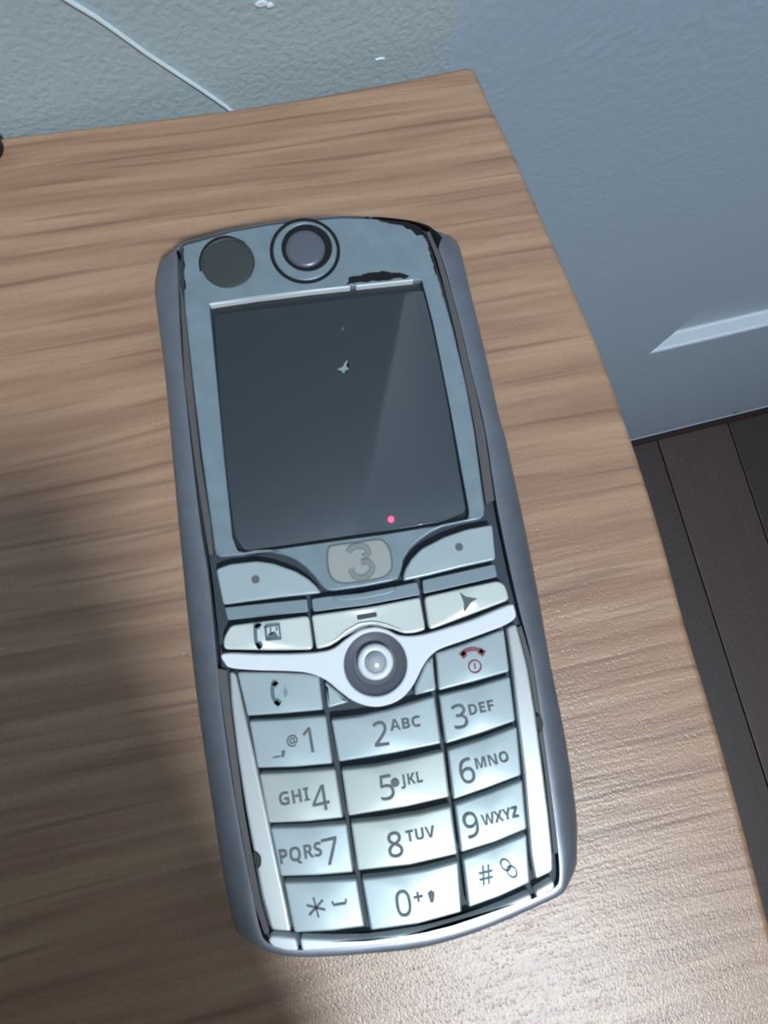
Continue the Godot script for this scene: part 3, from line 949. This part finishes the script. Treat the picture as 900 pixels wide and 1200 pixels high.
func line_smooth(p: PackedVector2Array, sub: int) -> PackedVector2Array:
	return smooth(p, sub)

func key(called: String, p: Array, label: String, m := "key_silver", crown := 0.12) -> MeshInstance3D:
	return part(called, plate(rounded(pg(p), 0.35, 3), 16.6, 18.4, 0.35, crown), m, null, label)

func keys() -> void:
	var Y := 18.56
	var call := key("key", [-20.48, -2.04, -14.06, -0.90, -10.36, -0.09, -8.67, 0.57, -8.75, 5.41, -14.25, 4.97, -19.82, 4.39], "call key with a faded green handset")
	mark_lines(call, "legend", [line_curve(pg([-14.83, 0.26, -15.53, 0.76, -15.75, 1.84, -15.57, 2.86, -14.92, 3.59]))], 0.55, Y, "legend_faded")
	mark_lines(call, "legend", [pg([-15.01, 0.17, -15.46, 0.71]), pg([-15.45, 2.88, -14.91, 3.53])], 0.95, Y, "legend_faded")
	mark(call, "legend", pg([-13.81, 1.05, -13.45, 2.11, -14.04, 2.75, -14.19, 1.98]), Y - 0.02, "ledge_silver")
	key("key", [-7.90, 1.45, -6.25, 3.22, -4.85, 4.96, -8.09, 5.28], "", "key_silver", 0.0)
	key("key", [8.56, 0.53, 8.24, 5.42, 4.95, 5.62, 5.28, 4.41, 7.37, 1.35], "", "key_silver", 0.0)
	var end := key("key", [9.15, 0.11, 13.06, -0.39, 16.49, -0.99, 20.02, -1.70, 19.70, 4.55, 14.05, 5.13, 8.60, 5.54], "end key with a red handset over a power mark")
	mark_lines(end, "legend", [line_curve(pg([12.92, 0.98, 13.67, 0.46, 14.61, 0.36, 15.50, 0.57, 16.20, 1.07]))], 0.55, Y + 0.02, "legend_red")
	mark_lines(end, "legend", [pg([12.82, 1.15, 13.56, 0.70]), pg([15.67, 0.73, 16.35, 1.35])], 0.95, Y + 0.02, "legend_red")
	var pc := Vector2(14.61, 2.92)
	var arc := PackedVector2Array()
	for i in 25: arc.append((pc + Vector2.from_angle(TAU * i / 24.0) * 0.92) * MM)
	mark_lines(end, "legend", [arc, pg([14.62, 2.47, 14.60, 3.30])], 0.22, Y + 0.02, "legend_red")

	var T := -0.02
	# rows 1 to 3
	var k := key("key", [-19.67, 5.15, -14.37, 5.81, -8.50, 6.32, -8.51, 13.17, -14.08, 12.68, -19.32, 11.89], "key 1")
	lettering(k, "1", Vector2(-11.33, 9.35), 3.5, 0.03, "legend_grey", Y)
	lettering(k, "@", Vector2(-13.84, 8.92), 1.5, 0.03, "legend_grey", Y, true)
	lettering(k, ",", Vector2(-15.33, 9.27), 2.6, 0.03, "legend_grey", Y, true)
	lettering(k, "_", Vector2(-16.43, 9.57), 1.9, 0.03, "legend_grey", Y, true)
	k = key("key", [-7.84, 6.99, -3.80, 7.24, 0.70, 7.14, 7.83, 6.23, 7.68, 13.10, 0.34, 13.25, -7.62, 13.08], "key 2")
	lettering(k, "2", Vector2(-0.90, 10.23), 3.5, T, "legend_grey", Y + 0.04)
	lettering(k, "ABC", Vector2(2.89, 9.34), 1.5, T, "legend_grey", Y + 0.03, true, 1.15)
	k = key("key", [8.54, 6.28, 13.89, 5.99, 19.63, 5.30, 19.24, 11.80, 13.98, 12.64, 8.29, 13.27], "key 3")
	lettering(k, "3", Vector2(11.15, 9.76), 3.5, 0.04, "legend_grey", Y + 0.04)
	lettering(k, "DEF", Vector2(14.41, 9.01), 1.5, 0.04, "legend_grey", Y + 0.04, true, 1.1)
	k = key("key", [-19.19, 12.75, -13.82, 13.45, -8.25, 13.94, -8.11, 20.86, -13.33, 20.46, -18.77, 19.67], "key 4", "key_warm")
	lettering(k, "4", Vector2(-10.98, 17.61), 3.5, 0.02, "legend_grey", Y)
	lettering(k, "GHI", Vector2(-14.70, 16.72), 1.8, 0.02, "legend_grey", Y, true)
	k = key("key", [-7.41, 14.21, -2.42, 14.59, 2.69, 14.51, 7.87, 14.18, 7.62, 20.72, 0.97, 20.98, -7.41, 20.74], "key 5", "key_warm")
	lettering(k, "5", Vector2(-1.29, 17.76), 3.5, 0.0, "legend_grey", Y + 0.04)
	lettering(k, "JKL", Vector2(2.60, 17.18), 1.5, 0.0, "legend_grey", Y + 0.03, true)
	mark(k, "dot", circle(Vector2(0.05, 17.28) * MM, 0.00062, 20), Y + 0.05, "legend_grey")
	k = key("key", [8.46, 14.16, 13.81, 13.61, 19.29, 12.62, 18.67, 19.56, 13.18, 20.49, 8.05, 21.21], "key 6")
	lettering(k, "6", Vector2(10.68, 17.56), 3.5, 0.05, "legend_grey", Y + 0.04)
	lettering(k, "MNO", Vector2(14.63, 16.66), 1.5, 0.05, "legend_grey", Y + 0.04, true, 1.05)
	k = key("key", [-18.61, 20.34, -13.43, 21.15, -7.74, 21.69, -7.79, 28.43, -12.94, 27.90, -18.07, 27.08], "key 7")
	lettering(k, "7", Vector2(-10.59, 24.99), 3.6, 0.02, "legend_grey", Y)
	lettering(k, "PQRS", Vector2(-14.88, 24.45), 1.85, 0.02, "legend_grey", Y, true)
	k = key("key", [-7.18, 21.68, -2.99, 22.07, 2.66, 22.24, 7.59, 21.98, 7.42, 28.68, 0.28, 28.91, -7.21, 28.31], "key 8", "key_warm")
	lettering(k, "8", Vector2(-1.35, 25.78), 3.5, 0.0, "legend_grey", Y + 0.04)
	lettering(k, "TUV", Vector2(2.49, 24.94), 1.5, 0.0, "legend_grey", Y + 0.03, true, 1.1)
	k = key("key", [8.18, 21.90, 13.70, 21.18, 18.67, 20.23, 18.06, 27.08, 13.07, 28.04, 7.88, 28.58], "key 9")
	lettering(k, "9", Vector2(10.07, 25.05), 3.5, 0.06, "legend_grey", Y + 0.04)
	lettering(k, "WXYZ", Vector2(14.44, 24.57), 1.5, 0.06, "legend_grey", Y + 0.04, true)
	# bottom row
	k = key("key", [-17.71, 27.95, -12.70, 28.75, -7.50, 29.36, -7.34, 35.82, -11.88, 35.55, -17.22, 34.78], "star key")
	var sc := Vector2(-13.71, 31.99)
	var star := []
	for i in 3:
		var d := Vector2.from_angle(i * PI / 3.0 + 0.4) * 1.35
		star.append(PackedVector2Array([(sc + d) * MM, (sc - d) * MM]))
	mark_lines(k, "legend", star, 0.28, Y, "legend_grey")
	mark_lines(k, "legend", [pg([-11.34, 31.62, -11.23, 32.10, -9.53, 32.19, -9.40, 31.70])], 0.32, Y, "legend_grey")
	k = key("key", [-6.78, 29.49, -2.37, 29.83, 2.61, 29.92, 7.32, 29.60, 6.60, 36.46, 0.18, 36.88, -6.59, 36.48], "key 0")
	lettering(k, "0", Vector2(-1.42, 33.74), 3.5, 0.0, "legend_grey", Y + 0.04)
	lettering(k, "+", Vector2(0.77, 33.28), 2.1, 0.0, "legend_grey", Y + 0.03, true)
	mark(k, "legend", pg([2.18, 33.02, 2.74, 32.66, 3.22, 33.10, 2.89, 34.31, 2.39, 34.33]), Y, "legend_grey")
	k = key("key", [7.98, 29.43, 12.94, 28.73, 17.86, 27.77, 17.09, 34.38, 12.32, 35.43, 7.67, 36.08], "hash key")
	lettering(k, "#", Vector2(10.92, 32.18), 2.6, 0.05, "legend_faded", Y)
	var chain := []
	for c in [Vector2(14.00, 31.27), Vector2(14.75, 32.35)]:
		var loop := PackedVector2Array()
		for i in 17: loop.append((c + Vector2(cos(TAU * i / 16.0) * 0.62, sin(TAU * i / 16.0) * 0.85).rotated(-0.5)) * MM)
		chain.append(loop)
	mark_lines(k, "legend", chain, 0.22, Y, "legend_faded")
